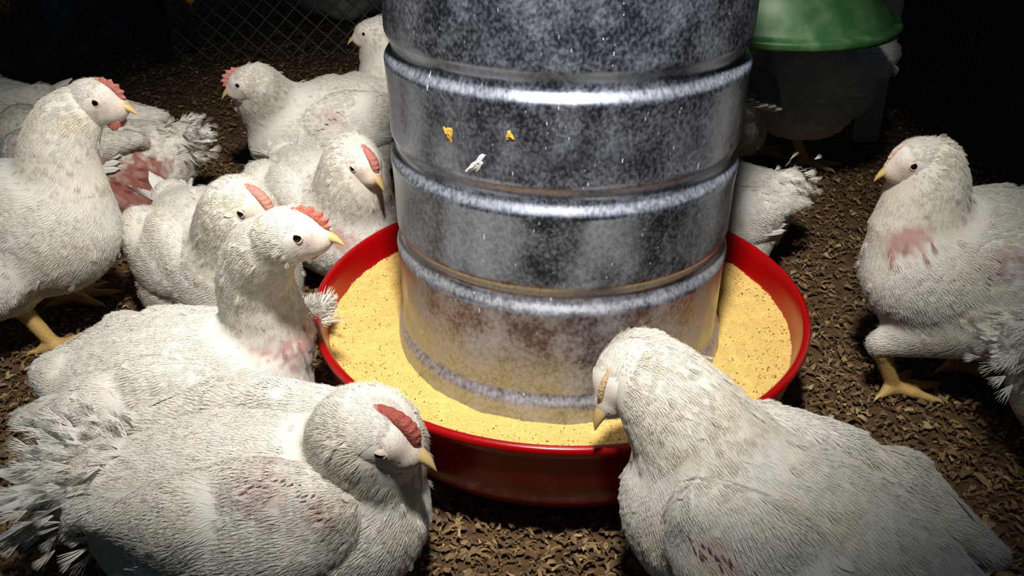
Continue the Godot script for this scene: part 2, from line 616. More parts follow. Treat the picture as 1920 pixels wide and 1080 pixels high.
func wing(root: Node3D, T: Transform3D, s: float, side: int, d: Dictionary, fat: float):
	var out: float = d.get("wing_out", 0.0)
	var q := T.basis * Basis(Vector3(0, 0, 1), -0.10) * Basis(Vector3(0, 1, 0), side * (0.10 + out * 0.2)) * Basis(Vector3(1, 0, 0), -side * 0.42)
	var at: Vector3 = d.get("wing_at", Vector3.ZERO) * s + Vector3(-0.012, 0.022, side * (0.061 * fat + out * 0.02)) * s
	var W := Transform3D(q, T * at)
	var pr := [
		ell(W * Vector3.ZERO, Vector3(0.080, 0.05, 0.023) * s, W.basis * Vector3(-1, -0.1, 0), q),
		cap(W * (Vector3(0.055, 0.012, 0) * s), W * (Vector3(0.0, 0.03, 0) * s), 0.021 * s, 0.016 * s, W.basis * Vector3(-1, -0.2, 0)),
		cap(W * (Vector3(-0.05, 0.01, 0) * s), W * (Vector3(-0.115, 0.012, -side * 0.018) * s), 0.03 * s, 0.012 * s, W.basis * Vector3(-1, 0, 0))]
	var g := Geo.new()
	g.colored = true
	nets(g, pr, d.get("cell", 0.0055), 0.014 * s, 0.002)
	var sore: Array = d.get("wing_sore", []) if side == d.get("sore_side", side) else []
	var locals := PackedVector3Array()
	var holder := MeshInstance3D.new()
	holder.name = "wing"
	var xf := {contour = [], loose = []}
	var cl := {contour = PackedColorArray(), loose = PackedColorArray()}
	var seed_at := Vector3(d.at.x * 9.0, 0, d.at.y * 4.0 + side)
	var cream: float = d.get("cream", 0.5)
	for i in g.v.size():
		var p := g.v[i]
		var l := (W.affine_inverse() * p) / s
		locals.append(l)
		var nv := noise.get_noise_3dv((p + seed_at) * 260.0)
		var nw := noise.get_noise_3dv((p + seed_at) * 1100.0)
		var col := WHITE.lerp(CREAM, clampf(nv * 1.1 + 0.05, 0, 0.5) * cream)
		var pink := 0.0
		for b in sore:
			var dv := Vector2(l.x - b[0], l.y - b[1])
			pink = maxf(pink, clampf((1.0 - dv.length() / b[2] + 0.3 * nv + 0.3 * nw + 0.7 * noise.get_noise_3d(l.x * 420.0, l.y * 1500.0, side * 9.0)) * 1.5, 0, 1) * b[3])
		col = col.lerp(Color(0.50, 0.26, 0.25), pink)
		g.c[i] = col
		var nn := g.n[i]
		if rng.randf() < pink * 1.2 or rng.randf() > 0.9 * d.get("cover", 1.0):
			continue
		var f := W.basis * Vector3(-1, -0.18 - 1.2 * maxf(0.0, l.x) , 0)
		f = f - nn * f.dot(nn)
		if f.length() < 0.2:
			continue
		f = (f.normalized() + nn.cross(f) * rng.randf_range(-0.15, 0.15)).normalized()
		var kind := "contour" if rng.randf() < 0.02 else "loose"
		var ln := s * rng.randf_range(0.012, 0.018) * (0.75 if l.x > 0.03 else 1.0)
		var wd := s * rng.randf_range(0.009, 0.012) * (0.75 if l.x > 0.03 else 1.0)
		var a := rng.randf_range(0.07, 0.11) + (0.2 if rng.randf() < 0.006 else 0.0)
		var x := f * cos(a) + nn * sin(a)
		var y := nn * cos(a) - f * sin(a)
		xf[kind].append(Transform3D(Basis(x * ln, y * ln * 0.5, nn.cross(f).normalized() * wd), p - nn * 0.0003 * s))
		var tint := feather_tint()
		cl[kind].append(Color(minf(col.r * tint.r, 0.86), minf(col.g * tint.g, 0.85), minf(col.b * tint.b, 0.82)))
	holder.mesh = g.mesh()
	holder.material_override = M.skin
	root.add_child(holder, true)
	for kind in xf:
		if xf[kind].size() > 0:
			scatter({contour = "coverts", loose = "loose_coverts"}[kind], feather_meshes[kind], M.feather, holder, xf[kind], cl[kind])
	# flight feathers folded along the lower edge and over the rump
	for i in 7:
		var t := i / 6.0
		var f := obj("flight_feather", feather_meshes.flight, M.plain_feather, holder)
		var b0 := Vector3(lerpf(-0.045, -0.070, t), lerpf(-0.024, 0.026, t), side * (0.014 - 0.004 * t)) * s
		var dir := Vector3(-1, lerpf(-0.08, 0.06, t), -side * (0.48 + 0.08 * t)).normalized()
		var up := Vector3(0, 0.15, side).normalized()
		var z := dir.cross(up).normalized()
		var ln := s * lerpf(0.052, 0.040, t)
		f.transform = W * Transform3D(Basis(dir, z.cross(dir), z) * Basis.from_scale(Vector3(ln, ln * 0.5, ln * 0.27)), b0)
	# dark blood quills where feathers are missing
	var quills: Array = d.get("quills", []) if side == d.get("sore_side", side) else []
	if quills.size() > 0:
		var qx := []
		var qc := PackedColorArray()
		for qq in quills:
			var n: int = qq[4]
			for i in n:
				var t := (i + rng.randf_range(-0.3, 0.3)) / n
				var lx := lerpf(qq[0], qq[2], t) + rng.randf_range(-0.004, 0.004)
				var ly := lerpf(qq[1], qq[3], t) + rng.randf_range(-0.003, 0.003)
				var p := W * (Vector3(lx, ly, side * 0.02) * s)
				var near := 1e9
				for vi in range(0, g.v.size()):
					var lv := locals[vi]
					var dd := Vector2(lv.x - lx, lv.y - ly).length_squared()
					if dd < near and lv.z * side > 0.0:
						near = dd
						p = g.v[vi] + g.n[vi] * 0.0008
				var dir := (W.basis * Vector3(-1, -0.45 + rng.randf_range(-0.3, 0.3), side * 0.08)).normalized()
				var ln := s * rng.randf_range(0.004, 0.009)
				var up := (W.basis * Vector3(0, 0, side)).normalized()
				var z := dir.cross(up).normalized()
				qx.append(Transform3D(Basis(dir * ln, z.cross(dir) * s * 0.0065, z * s * 0.0065), p))
				qc.append(Color(0.16, 0.07, 0.07).lerp(Color(0.4, 0.2, 0.18), rng.randf()))
		scatter("pin_feathers", feather_meshes.quill, M.feather, holder, qx, qc)

func face(root: Node3D, H: Transform3D, s: float, d: Dictionary, eye_z: Array):
	# beak: upper and lower half
	var open: float = d.get("beak_open", 0.0)
	var g := Geo.new()
	var pts := []
	var ra := []
	var rb := []
	for i in 7:
		var t := i / 6.0
		pts.append(H * (Vector3(0.0225 + 0.0235 * t, -0.003 - 0.0015 * t - 0.0085 * t * t * t, 0) * s))
		ra.append(s * 0.0086 * pow(1.0 - t, 0.75) + 0.0004)
		rb.append(s * 0.0080 * pow(1.0 - t * 0.97, 0.85))
	loft(g, pts, ra, rb, H.basis.z, 12)
	obj("upper_beak", g.mesh(), M.beak, root)
	g = Geo.new()
	pts = []; ra = []; rb = []
	for i in 6:
		var t := i / 5.0
		pts.append(H * (Vector3(0.0225 + 0.0135 * t, -0.0105 - 0.0005 * t - open * 0.012 * t, 0) * s))
		ra.append(s * 0.0062 * pow(1.0 - t, 0.6) + 0.0003)
		rb.append(s * 0.0034 * pow(1.0 - t * 0.95, 0.7))
	loft(g, pts, ra, rb, H.basis.z, 10)
	obj("lower_beak", g.mesh(), M.beak, root)
	# nostrils
	for side in [-1, 1]:
		g = Geo.new()
		loft(g, [H * (Vector3(0.0275, -0.0005, side * 0.0052) * s), H * (Vector3(0.029, -0.0008, side * 0.0056) * s), H * (Vector3(0.0305, -0.0011, side * 0.0054) * s)], [0.0002, 0.0009 * s, 0.0002], [0.0002, 0.0007 * s, 0.0002], H.basis.z, 6)
		obj("nostril", g.mesh(), M.dark, root)
	# eyes with a lid round them
	var shut: float = d.get("eye_shut", 0.0)
	for side in [-1, 1]:
		var c := Vector3(0.0115, 0.0032, side * (eye_z[(side + 1) / 2] - 0.0037))
		g = Geo.new()
		ball(g, H * (c * s), 0.0051 * s, H.basis)
		obj("eye", g.mesh(), M.eye, root)
		g = Geo.new()
		var rows := []
		var mid := []
		for i in 15:
			var a := TAU * i / 14.0
			var squash := 1.0 - shut * 0.55
			var m := c + Vector3(cos(a) * 0.0049, sin(a) * 0.0039 * squash, side * (0.0034 - 0.0011 * absf(cos(a))))
			mid.append(H * (m * s))
			var row := PackedVector3Array()
			for j in 6:
				var b := TAU * j / 6
				row.append(H * ((m + Vector3(cos(a) * cos(b), sin(a) * cos(b), side * sin(b)) * 0.0009) * s))
			rows.append(row)
		g.grid(rows, true, mid)
		obj("eyelid", g.mesh(), M.lid, root)
		if shut > 0.3:
			g = Geo.new()
			rows = []
			for i in 5:
				var row := PackedVector3Array()
				for j in 9:
					var a := PI * j / 8.0
					var t := i / 4.0
					var y := sin(a) * lerpf(1.0, 1.0 - 1.15 * shut, t) * 0.0050
					var x := cos(a) * 0.0050
					row.append(H * ((c + Vector3(x, y, side * sqrt(maxf(0.0, 0.0053 * 0.0053 - x * x * 0.95 - y * y * 0.95)))) * s))
				rows.append(row)
			g.grid(rows, false, [], H.basis.z * side)
			obj("closed_lid", g.mesh(), M.lid, root)
	# comb: a low serrated ridge from the beak back over the crown
	g = Geo.new()
	var ch: float = d.get("comb", 0.010)
	var n := 49
	var rows := []
	var mids := []
	for i in n:
		var t := i / (n - 1.0)
		var a := lerpf(-0.15, d.get("comb_end", 1.5), t)
		var bx := 0.0275 * cos(a) + 0.001
		var by := 0.0175 * sin(a) + 0.0022
		var env := pow(sin(PI * clampf(t * 0.93 + 0.04, 0, 1)), 0.6)
		var teeth: float = d.get("teeth", 0.45)
		var saw := 1.0 - teeth + teeth * absf(2.0 * fposmod(t * d.get("points", 6.0), 1.0) - 1.0)
		var h := ch * env * saw + 0.001
		var th: float = d.get("comb_w", 0.0034) * (0.35 + 0.65 * env)
		var o := Vector3(cos(a), sin(a), 0)
		var b0 := Vector3(bx, by, 0)
		var lean: float = d.get("comb_lean", 0.0)
		mids.append(H * ((b0 + o * h * 0.3) * s))
		var row := PackedVector3Array()
		for c in [[-1.0, -0.2], [-0.95, 0.35], [-0.55, 0.8], [0.0, 1.0], [0.55, 0.8], [0.95, 0.35], [1.0, -0.2]]:
			row.append(H * ((b0 + o * h * c[1] + Vector3(0, 0, c[0] * th + lean * h * maxf(0, c[1]))) * s))
		rows.append(row)
	g.grid(rows, true, mids)
	var flesh: StandardMaterial3D = M.comb.duplicate()
	flesh.albedo_color = d.get("comb_col", Color(0.74, 0.45, 0.40))
	obj("comb", g.mesh(), flesh, root)
	# wattles and the bare throat
	var wl: float = d.get("wattle", 1.0)
	for side in [-1, 1]:
		g = Geo.new()
		loft(g, [H * (Vector3(0.0225, -0.0105, side * 0.004) * s), H * (Vector3(0.0215, -0.014, side * 0.0055) * s), H * (Vector3(0.0195, -0.014 - 0.005 * wl, side * 0.0062) * s), H * (Vector3(0.0175, -0.014 - 0.010 * wl, side * 0.006) * s), H * (Vector3(0.017, -0.014 - 0.012 * wl, side * 0.0058) * s)],
			[0.003 * s, 0.0055 * s, 0.0062 * s * wl, 0.004 * s * wl, 0.0004], [0.0018 * s, 0.0022 * s, 0.0024 * s, 0.0018 * s, 0.0004], H.basis.x, 10)
		obj("wattle", g.mesh(), flesh, root)
		g = Geo.new()
		ball(g, H * (Vector3(-0.003, -0.0075, side * 0.0165) * s), 0.0042 * s, H.basis * Basis.from_scale(Vector3(1.0, 0.8, 0.55)))
		obj("ear_lobe", g.mesh(), M.lid, root)

func ball(g: Geo, c: Vector3, r: float, b: Basis):
	var base := g.v.size()
	for i in 9:
		var a := PI * i / 8.0
		for j in 12:
			var e := TAU * j / 12.0
			var l := Vector3(sin(a) * cos(e), cos(a), sin(a) * sin(e))
			g.put(c + b * l * r, (b * l).normalized())
	for i in 8:
		for j in 12:
			var p := base + i * 12 + j
			var q := base + i * 12 + (j + 1) % 12
			g.quad(p, q, q + 12, p + 12)

func leg(root: Node3D, foot: Vector3, fw: Vector3, hock: Vector3, s: float):
	var rt := fw.cross(Vector3.UP).normalized()
	var ankle := foot + Vector3(0, 0.011, 0) * s
	var pr := [cap(hock + Vector3(0, 0.014, 0) * s, hock, 0.011 * s, 0.0098 * s), cap(hock, ankle, 0.0096 * s, 0.0078 * s)]
	for t in [[0.0, 0.052], [0.62, 0.043], [-0.62, 0.043], [2.75, 0.020]]:
		var dir: Vector3 = fw * cos(t[0]) + rt * sin(t[0])
		var ln: float = t[1] * s
		pr.append(cap(ankle - Vector3(0, 0.002, 0), foot + dir * ln * 0.5 + Vector3(0, 0.0085, 0) * s, 0.0068 * s, 0.0054 * s))
		pr.append(cap(foot + dir * ln * 0.5 + Vector3(0, 0.0085, 0) * s, foot + dir * ln + Vector3(0, 0.0055, 0) * s, 0.0056 * s, 0.0042 * s))
	var g := Geo.new()
	nets(g, pr, 0.0028, 0.005 * s)
	var o := obj("leg", g.mesh(), M.leg, root)
	for t in [[0.0, 0.052], [0.62, 0.043], [-0.62, 0.043], [2.75, 0.020]]:
		var dir: Vector3 = fw * cos(t[0]) + rt * sin(t[0])
		var ln: float = t[1] * s
		var c := Geo.new()
		loft(c, [foot + dir * ln + Vector3(0, 0.0065, 0) * s, foot + dir * (ln + 0.006 * s) + Vector3(0, 0.006, 0) * s, foot + dir * (ln + 0.012 * s) + Vector3(0, 0.002, 0) * s], [0.0032 * s, 0.0024 * s, 0.0002], [0.0032 * s, 0.0024 * s, 0.0002], Vector3.UP, 6)
		obj("claw", c.mesh(), M.beak, o)

# ------------------------------------------------------------------ materials
func mat(called: String, col: Color, rough: float, metal := 0.0) -> StandardMaterial3D:
	var m := StandardMaterial3D.new()
	m.resource_name = called
	m.albedo_color = col
	m.roughness = rough
	m.metallic = metal
	return m

func noise_image(freq: float, size: int, octaves: int, kind := FastNoiseLite.TYPE_SIMPLEX_SMOOTH, sd := 1) -> Image:
	var n := FastNoiseLite.new()
	n.seed = sd
	n.noise_type = kind
	n.frequency = freq
	n.fractal_octaves = octaves
	return n.get_seamless_image(size, size, false, false, 0.1, true)

func make_materials():
	var sk := mat("downy white skin", Color.WHITE, 0.95)
	sk.vertex_color_use_as_albedo = true
	sk.rim_enabled = true
	sk.rim = 0.4
	M.skin = sk
	var f := mat("white feather", Color.WHITE, 0.85)
	f.vertex_color_use_as_albedo = true
	f.cull_mode = BaseMaterial3D.CULL_DISABLED
	f.backlight_enabled = true
	f.backlight = Color(0.4, 0.4, 0.39)
	M.feather = f
	var pf := mat("long white feather", Color(0.905, 0.9, 0.88), 0.8)
	pf.cull_mode = BaseMaterial3D.CULL_DISABLED
	pf.backlight_enabled = true
	pf.backlight = Color(0.4, 0.4, 0.39)
	M.plain_feather = pf
	var cb := mat("red comb flesh", Color(0.72, 0.40, 0.35), 0.65)
	cb.subsurf_scatter_enabled = true
	cb.subsurf_scatter_strength = 0.15
	var rough_skin := NoiseTexture2D.new()
	var rn := FastNoiseLite.new()
	rn.frequency = 0.06
	rough_skin.noise = rn
	rough_skin.width = 128
	rough_skin.height = 128
	rough_skin.seamless = true
	cb.heightmap_enabled = true
	cb.heightmap_texture = rough_skin
	cb.heightmap_scale = 0.12
	cb.uv1_triplanar = true
	cb.uv1_scale = Vector3.ONE * 60
	M.comb = cb
	M.beak = mat("horn coloured beak", Color(0.80, 0.69, 0.46), 0.45)
	M.lid = mat("pale eyelid skin", Color(0.87, 0.80, 0.74), 0.8)
	M.eye = mat("dark eye", Color(0.05, 0.035, 0.025), 0.06)
	M.dark = mat("dark hollow", Color(0.16, 0.11, 0.08), 0.9)
	var lg := mat("yellow scaly leg", Color(0.80, 0.66, 0.40), 0.6)
	lg.heightmap_enabled = true
	lg.heightmap_texture = rough_skin
	lg.heightmap_scale = 0.1
	lg.uv1_triplanar = true
	lg.uv1_scale = Vector3.ONE * 70
	M.leg = lg
	M.red = mat("glossy red plastic", Color(0.62, 0.013, 0.026), 0.28)
	# galvanised sheet: dull spangle, bright scratches, white dust specks; redder dust on the lower courses
	var sz := 1024
	var cloud := noise_image(0.012, sz, 5, FastNoiseLite.TYPE_SIMPLEX_SMOOTH, 3).get_data()
	var spang := noise_image(0.06, sz, 3, FastNoiseLite.TYPE_SIMPLEX, 5).get_data()
	var grit := noise_image(0.11, sz, 2, FastNoiseLite.TYPE_SIMPLEX, 9).get_data()
	var alb := PackedByteArray(); alb.resize(sz * sz * 4)
	var orm := PackedByteArray(); orm.resize(sz * sz * 4)
	# rows of the texture where the sheet steps out and dust settles (v = 1.1 - y / 0.6)
	var ledges := []
	for hy in [0.103, 0.197, 0.286, 0.376]:
		ledges.append(fposmod(1.1 - hy / 0.6, 1.0) * sz)
	for y in sz:
		var low := clampf((y / float(sz) - 0.63) * 5.0, 0, 1)      # v grows downwards: the lower courses
		for x in sz:
			var i := y * sz + x
			var a := cloud[i] / 255.0
			var b := spang[i] / 255.0
			var c := grit[i] / 255.0
			var dust := 0.13 + clampf((b * 0.4 + c * 0.6 - 0.5) * 0.34 + 0.22 * (a - 0.5), -0.1, 0.35)
			dust = maxf(dust, low * clampf(0.34 + (a * 0.6 + b * 0.25 + c * 0.15 - 0.5) * 1.3, 0.1, 0.7))
			for sh in ledges:
				var dy: float = (y - sh) / (9.0 if sh != ledges[0] else 14.0)
				if absf(dy) < 1.0:
					dust = maxf(dust, (1.0 - dy * dy) * clampf(0.46 + (b - 0.5) * 0.30 + 0.3 * (c - 0.5), 0, 0.7))
			var mt := 0.66 + 0.14 * (b - 0.5) + 0.16 * (a - 0.5) + 0.10 * (c - 0.5)
			var dr := lerpf(0.62, 0.66, low); var dg := lerpf(0.64, 0.64, low); var db := lerpf(0.69, 0.64, low)
			alb[i * 4] = int(255 * clampf(lerpf(mt * 0.95, dr, dust), 0, 1))
			alb[i * 4 + 1] = int(255 * clampf(lerpf(mt, dg, dust), 0, 1))
			alb[i * 4 + 2] = int(255 * clampf(lerpf(mt * 1.10, db, dust), 0, 1))
			alb[i * 4 + 3] = 255
			orm[i * 4] = 255
			orm[i * 4 + 1] = int(255 * clampf(0.29 + 0.12 * (a - 0.5) + dust * 0.4, 0, 1))
			orm[i * 4 + 2] = int(255 * clampf(1.0 - dust * 0.85, 0, 1))
			orm[i * 4 + 3] = 255
	var ai := Image.create_from_data(sz, sz, false, Image.FORMAT_RGBA8, alb)
	var oi := Image.create_from_data(sz, sz, false, Image.FORMAT_RGBA8, orm)
	for k in 520:
		var p := Vector2i(rng.randi_range(4, sz - 12), rng.randi_range(4, sz - 12))
		var big := rng.randf() < 0.12
		var w := rng.randi_range(1, 2) if not big else rng.randi_range(2, 3)
		var h := rng.randi_range(1, 4) if not big else rng.randi_range(3, 9)
		var t := rng.randf_range(0.62, 0.86)
		ai.fill_rect(Rect2i(p, Vector2i(w, h)), Color(t, t, t * 1.02))
		oi.fill_rect(Rect2i(p, Vector2i(w, h)), Color(1, 0.7, 0.15))
	var tm := StandardMaterial3D.new()
	tm.resource_name = "galvanised sheet steel"
	tm.albedo_texture = ImageTexture.create_from_image(ai)
	var ot := ImageTexture.create_from_image(oi)
	tm.roughness = 1.0
	tm.roughness_texture = ot
	tm.roughness_texture_channel = BaseMaterial3D.TEXTURE_CHANNEL_GREEN
	tm.metallic = 1.0
	tm.metallic_texture = ot
	tm.metallic_texture_channel = BaseMaterial3D.TEXTURE_CHANNEL_BLUE
	M.tube = tm
	# mash
	var fm := StandardMaterial3D.new()
	fm.resource_name = "yellow mash"
	var fi := noise_image(0.05, 512, 3, FastNoiseLite.TYPE_SIMPLEX, 21)
	var fd := fi.get_data()
	var fg := noise_image(0.22, 512, 2, FastNoiseLite.TYPE_SIMPLEX, 22).get_data()
	var out := PackedByteArray(); out.resize(512 * 512 * 4)
	for i in 512 * 512:
		var a := fd[i] / 255.0
		var b := fg[i] / 255.0
		var c := Color(0.96, 0.83, 0.50).lerp(Color(0.90, 0.73, 0.38), clampf(b * 1.3 - 0.3, 0, 1))
		c = c.lerp(Color(0.97, 0.87, 0.60), clampf((a - 0.55) * 2, 0, 0.6))
		if b > 0.84:
			c = c.lerp(Color(0.48, 0.34, 0.18), 0.7)
		out[i * 4] = int(c.r * 255); out[i * 4 + 1] = int(c.g * 255); out[i * 4 + 2] = int(c.b * 255); out[i * 4 + 3] = 255
	fm.albedo_texture = ImageTexture.create_from_image(Image.create_from_data(512, 512, false, Image.FORMAT_RGBA8, out))
	fm.uv1_triplanar = true
	fm.uv1_world_triplanar = true
	fm.uv1_scale = Vector3.ONE * 7.0
	fm.roughness = 0.95
	fm.heightmap_enabled = true
	fm.heightmap_texture = ImageTexture.create_from_image(noise_image(0.16, 512, 2, FastNoiseLite.TYPE_SIMPLEX, 22))
	fm.heightmap_scale = 0.15
	M.feed = fm
	var cm := mat("mash crumb", Color.WHITE, 0.9)
	cm.vertex_color_use_as_albedo = true
	M.crumb = cm
	# ground under the shavings
	var gm := StandardMaterial3D.new()
	gm.resource_name = "trodden litter"
	var ga := noise_image(0.02, 512, 5, FastNoiseLite.TYPE_SIMPLEX, 31).get_data()
	var gb := noise_image(0.13, 512, 3, FastNoiseLite.TYPE_CELLULAR, 32).get_data()
	var go := PackedByteArray(); go.resize(512 * 512 * 4)
	for i in 512 * 512:
		var a := ga[i] / 255.0
		var b := gb[i] / 255.0
		var c := Color(0.27, 0.195, 0.12).lerp(Color(0.45, 0.34, 0.21), clampf(b * 0.8 + (a - 0.5) * 0.7, 0, 1))
		go[i * 4] = int(c.r * 255); go[i * 4 + 1] = int(c.g * 255); go[i * 4 + 2] = int(c.b * 255); go[i * 4 + 3] = 255
	gm.albedo_texture = ImageTexture.create_from_image(Image.create_from_data(512, 512, false, Image.FORMAT_RGBA8, go))
	gm.uv1_triplanar = true
	gm.uv1_world_triplanar = true
	gm.uv1_scale = Vector3.ONE * 3.0
	gm.roughness = 0.95
	M.ground = gm
	var ch := mat("wood shaving", Color.WHITE, 0.8)
	ch.vertex_color_use_as_albedo = true
	ch.cull_mode = BaseMaterial3D.CULL_DISABLED
	M.chip = ch
	var gp := StandardMaterial3D.new()
	gp.resource_name = "dusty green plastic"
	var gi := noise_image(0.02, 256, 4, FastNoiseLite.TYPE_SIMPLEX, 41).get_data()
	var gq := PackedByteArray(); gq.resize(256 * 256 * 4)
	for i in 256 * 256:
		var a := gi[i] / 255.0
		var c := Color(0.19, 0.38, 0.20).lerp(Color(0.42, 0.54, 0.38), clampf((a - 0.35) * 1.6, 0, 1))
		gq[i * 4] = int(c.r * 255); gq[i * 4 + 1] = int(c.g * 255); gq[i * 4 + 2] = int(c.b * 255); gq[i * 4 + 3] = 255
	gp.albedo_texture = ImageTexture.create_from_image(Image.create_from_data(256, 256, false, Image.FORMAT_RGBA8, gq))
	gp.uv1_triplanar = true
	gp.uv1_scale = Vector3.ONE * 4.0
	gp.roughness = 0.45
	M.green = gp
	M.wire = mat("rusty wire", Color(0.46, 0.42, 0.38), 0.65, 0.2)
	M.dark_net = mat("dark netting", Color(0.12, 0.13, 0.14), 0.8)
	M.sheet = mat("blue green plastic sheet", Color(0.30, 0.38, 0.42), 0.6)
	M.board = mat("off white board", Color(0.80, 0.76, 0.72), 0.6)
	M.yellow = mat("yellow plastic", Color(0.90, 0.68, 0.02), 0.4)
	M.pin = mat("steel pin", Color(0.7, 0.68, 0.6), 0.3, 0.9)
	M.dropping = mat("dried white dropping", Color(0.88, 0.88, 0.86), 0.8)
	M.stuck = mat("stuck mash", Color(0.82, 0.64, 0.28), 0.9)

# ------------------------------------------------------------------ the feeder
func tube_r(y: float) -> float:
	var r := R_TUBE
	for yk in [0.192, 0.281, 0.371]:
		var t: float = y - yk
		if t >= -0.03 and t < 0.0:
			r += 0.0016 * pow(1.0 + t / 0.03, 1.5)
		elif t >= 0.0 and t < 0.0115:
			r += lerpf(0.0016, -0.0046, smoothstep(-0.15, 1.0, t / 0.0115))
		elif t >= 0.0115 and t < 0.026:
			r -= 0.0046 * (1.0 - smoothstep(0.1, 1.0, (t - 0.0115) / 0.0145))
	# the lowest swage and the flared foot band
	if y < 0.110:
		r += 0.0055 * smoothstep(0.0, 1.0, (0.110 - y) / 0.013)
	return r

func feeder():
	var t := thing("poultry_feeder", "galvanised steel tube feeder standing in a round red plastic pan", "feeder", FEEDER)
	var g := Geo.new()
	g.mapped = true
	var prof := PackedVector2Array()
	var y := 0.055
	while y < 0.64:
		prof.append(Vector2(tube_r(y), y))
		y += 0.002
	# v runs down the height: 0 at the top, 1 at the foot
	var pr2 := PackedVector2Array()
	for p in prof:
		pr2.append(p)
	lathe(g, pr2, 192, 1.0, -1.0 / 0.6, 2.0)
	for i in g.uv.size():
		g.uv[i] = Vector2(g.uv[i].x, g.uv[i].y + 1.1)
	var inner := PackedVector2Array([Vector2(R_TUBE - 0.001, 0.64), Vector2(R_TUBE - 0.0085, 0.638), Vector2(R_TUBE - 0.0085, 0.055)])
	lathe(g, inner, 96, -1.0, -1.0 / 0.6, 2.0)
	obj("cylinder", g.mesh(), M.tube, t)
	# a lapped vertical seam at the back
	g = Geo.new()
	var pan := PackedVector2Array([Vector2(0.0005, 0.004), Vector2(0.12, 0.003), Vector2(0.165, 0.0025), Vector2(0.19, 0.010), Vector2(0.212, 0.026), Vector2(0.227, 0.046), Vector2(0.2355, 0.066), Vector2(0.2405, 0.088), Vector2(0.2440, 0.108), Vector2(0.2462, 0.1135), Vector2(0.2492, 0.1160), Vector2(0.2505, 0.1190), Vector2(0.2500, 0.1222), Vector2(0.2478, 0.1240), Vector2(0.2450, 0.1238), Vector2(0.2425, 0.1215), Vector2(0.2400, 0.112), Vector2(0.2360, 0.09), Vector2(0.226, 0.066), Vector2(0.205, 0.04), Vector2(0.17, 0.02), Vector2(0.0005, 0.018)])
	lathe(g, pan, 160, 1.0)
	obj("pan", g.mesh(), M.red, t)
	# mash
	var f := Geo.new()
	var rows := []
	var nr := 40
	for i in nr + 1:
		var rr := lerpf(0.156, 0.2395, i / float(nr))
		var row := PackedVector3Array()
		for j in 240:
			var a := TAU * j / 240.0
			var p := Vector3(rr * sin(a), 0, rr * cos(a))
			var u := i / float(nr)
			p.y = 0.081 + 0.013 * u * u + 0.0022 * noise.get_noise_3d(p.x * 300, 5, p.z * 300) + 0.001 * noise.get_noise_3d(p.x * 1500, 9, p.z * 1500) + 0.002 * clampf(1.0 - u * 9.0, 0, 1)
			row.append(p)
		rows.append(row)
	f.grid(rows, true, [], Vector3.UP)
	var fo := obj("feed", f.mesh(), M.feed, self)
	fo.position = FEEDER
	fo.set_meta("kind", "stuff")
	fo.set_meta("label", "yellow mash feed filling the red pan around the steel tube")
	fo.set_meta("category", "feed")
	var cg := Geo.new()
	ball(cg, Vector3.ZERO, 1.0, Basis.from_scale(Vector3(1, 0.6, 0.8)))
	var xf := []
	var cl := PackedColorArray()
	for i in 9000:
		var a := rng.randf() * TAU
		var u := sqrt(rng.randf())
		var rr := lerpf(0.162, 0.239, u)
		var p := Vector3(rr * sin(a), 0, rr * cos(a))
		var uu := (rr - 0.156) / 0.0835
		p.y = 0.0815 + 0.013 * uu * uu + 0.0022 * noise.get_noise_3d(p.x * 300, 5, p.z * 300)
		xf.append(Transform3D(Basis(Vector3(rng.randf(), rng.randf(), rng.randf()).normalized(), rng.randf() * 6.0) * rng.randf_range(0.0004, 0.0010), p))
		var c := Color(0.86, 0.66, 0.24).lerp(Color(0.74, 0.50, 0.15), rng.randf())
		if rng.randf() < 0.10:
			c = Color(0.16, 0.09, 0.035)
		cl.append(c)
	scatter("feed_crumbs", cg.mesh(), M.crumb, fo, xf, cl)
	# bits stuck to the sheet
	blob("mash_fleck", "larger flake of mash stuck to the steel tube left of centre", "speck", 873, Vector3(-0.098, 0.338, 0), 0.0045, 0.0060, 0.35, M.stuck)
	blob("mash_fleck", "smaller crumb of mash stuck to the steel tube nearer its middle", "speck", 950, Vector3(-0.05, 0.345, 0), 0.003, 0.004, 0.2, M.stuck)
	blob("bird_dropping", "white dried dropping smeared slantwise on the steel tube", "dropping", 905, Vector3(-0.076, 0.318, 0), 0.0035, 0.011, -0.75, M.dropping)

func blob(called: String, label: String, category: String, _px: int, at: Vector3, w: float, h: float, turn: float, m: Material):
	var a := asin(at.x / R_TUBE)
	var o := FEEDER + Vector3(sin(a) * (R_TUBE + 0.0002), at.y, cos(a) * (R_TUBE + 0.0002))
	var b := Basis(Vector3.UP, a) * Basis(Vector3(0, 0, 1), turn)
	var g := Geo.new()
	var rows := []
	for i in 8:
		var t := i / 7.0
		var row := PackedVector3Array()
		for j in 20:
			var e := TAU * j / 20.0
			var rr := t * (1.0 + 0.28 * sin(e * 3.0 + at.x * 60) + 0.16 * sin(e * 7.0 + at.y * 90))
			row.append(Vector3(cos(e) * w * rr, sin(e) * h * rr, 0.0018 * (1.0 - t * t) * (0.7 + 0.3 * sin(e * 4.0 + i))))
		rows.append(row)
	g.grid(rows, true, [], Vector3(0, 0, 1))
	var n := obj(called, g.mesh(), m, self)
	n.transform = Transform3D(b, o)
	n.set_meta("label", label)
	n.set_meta("category", category)

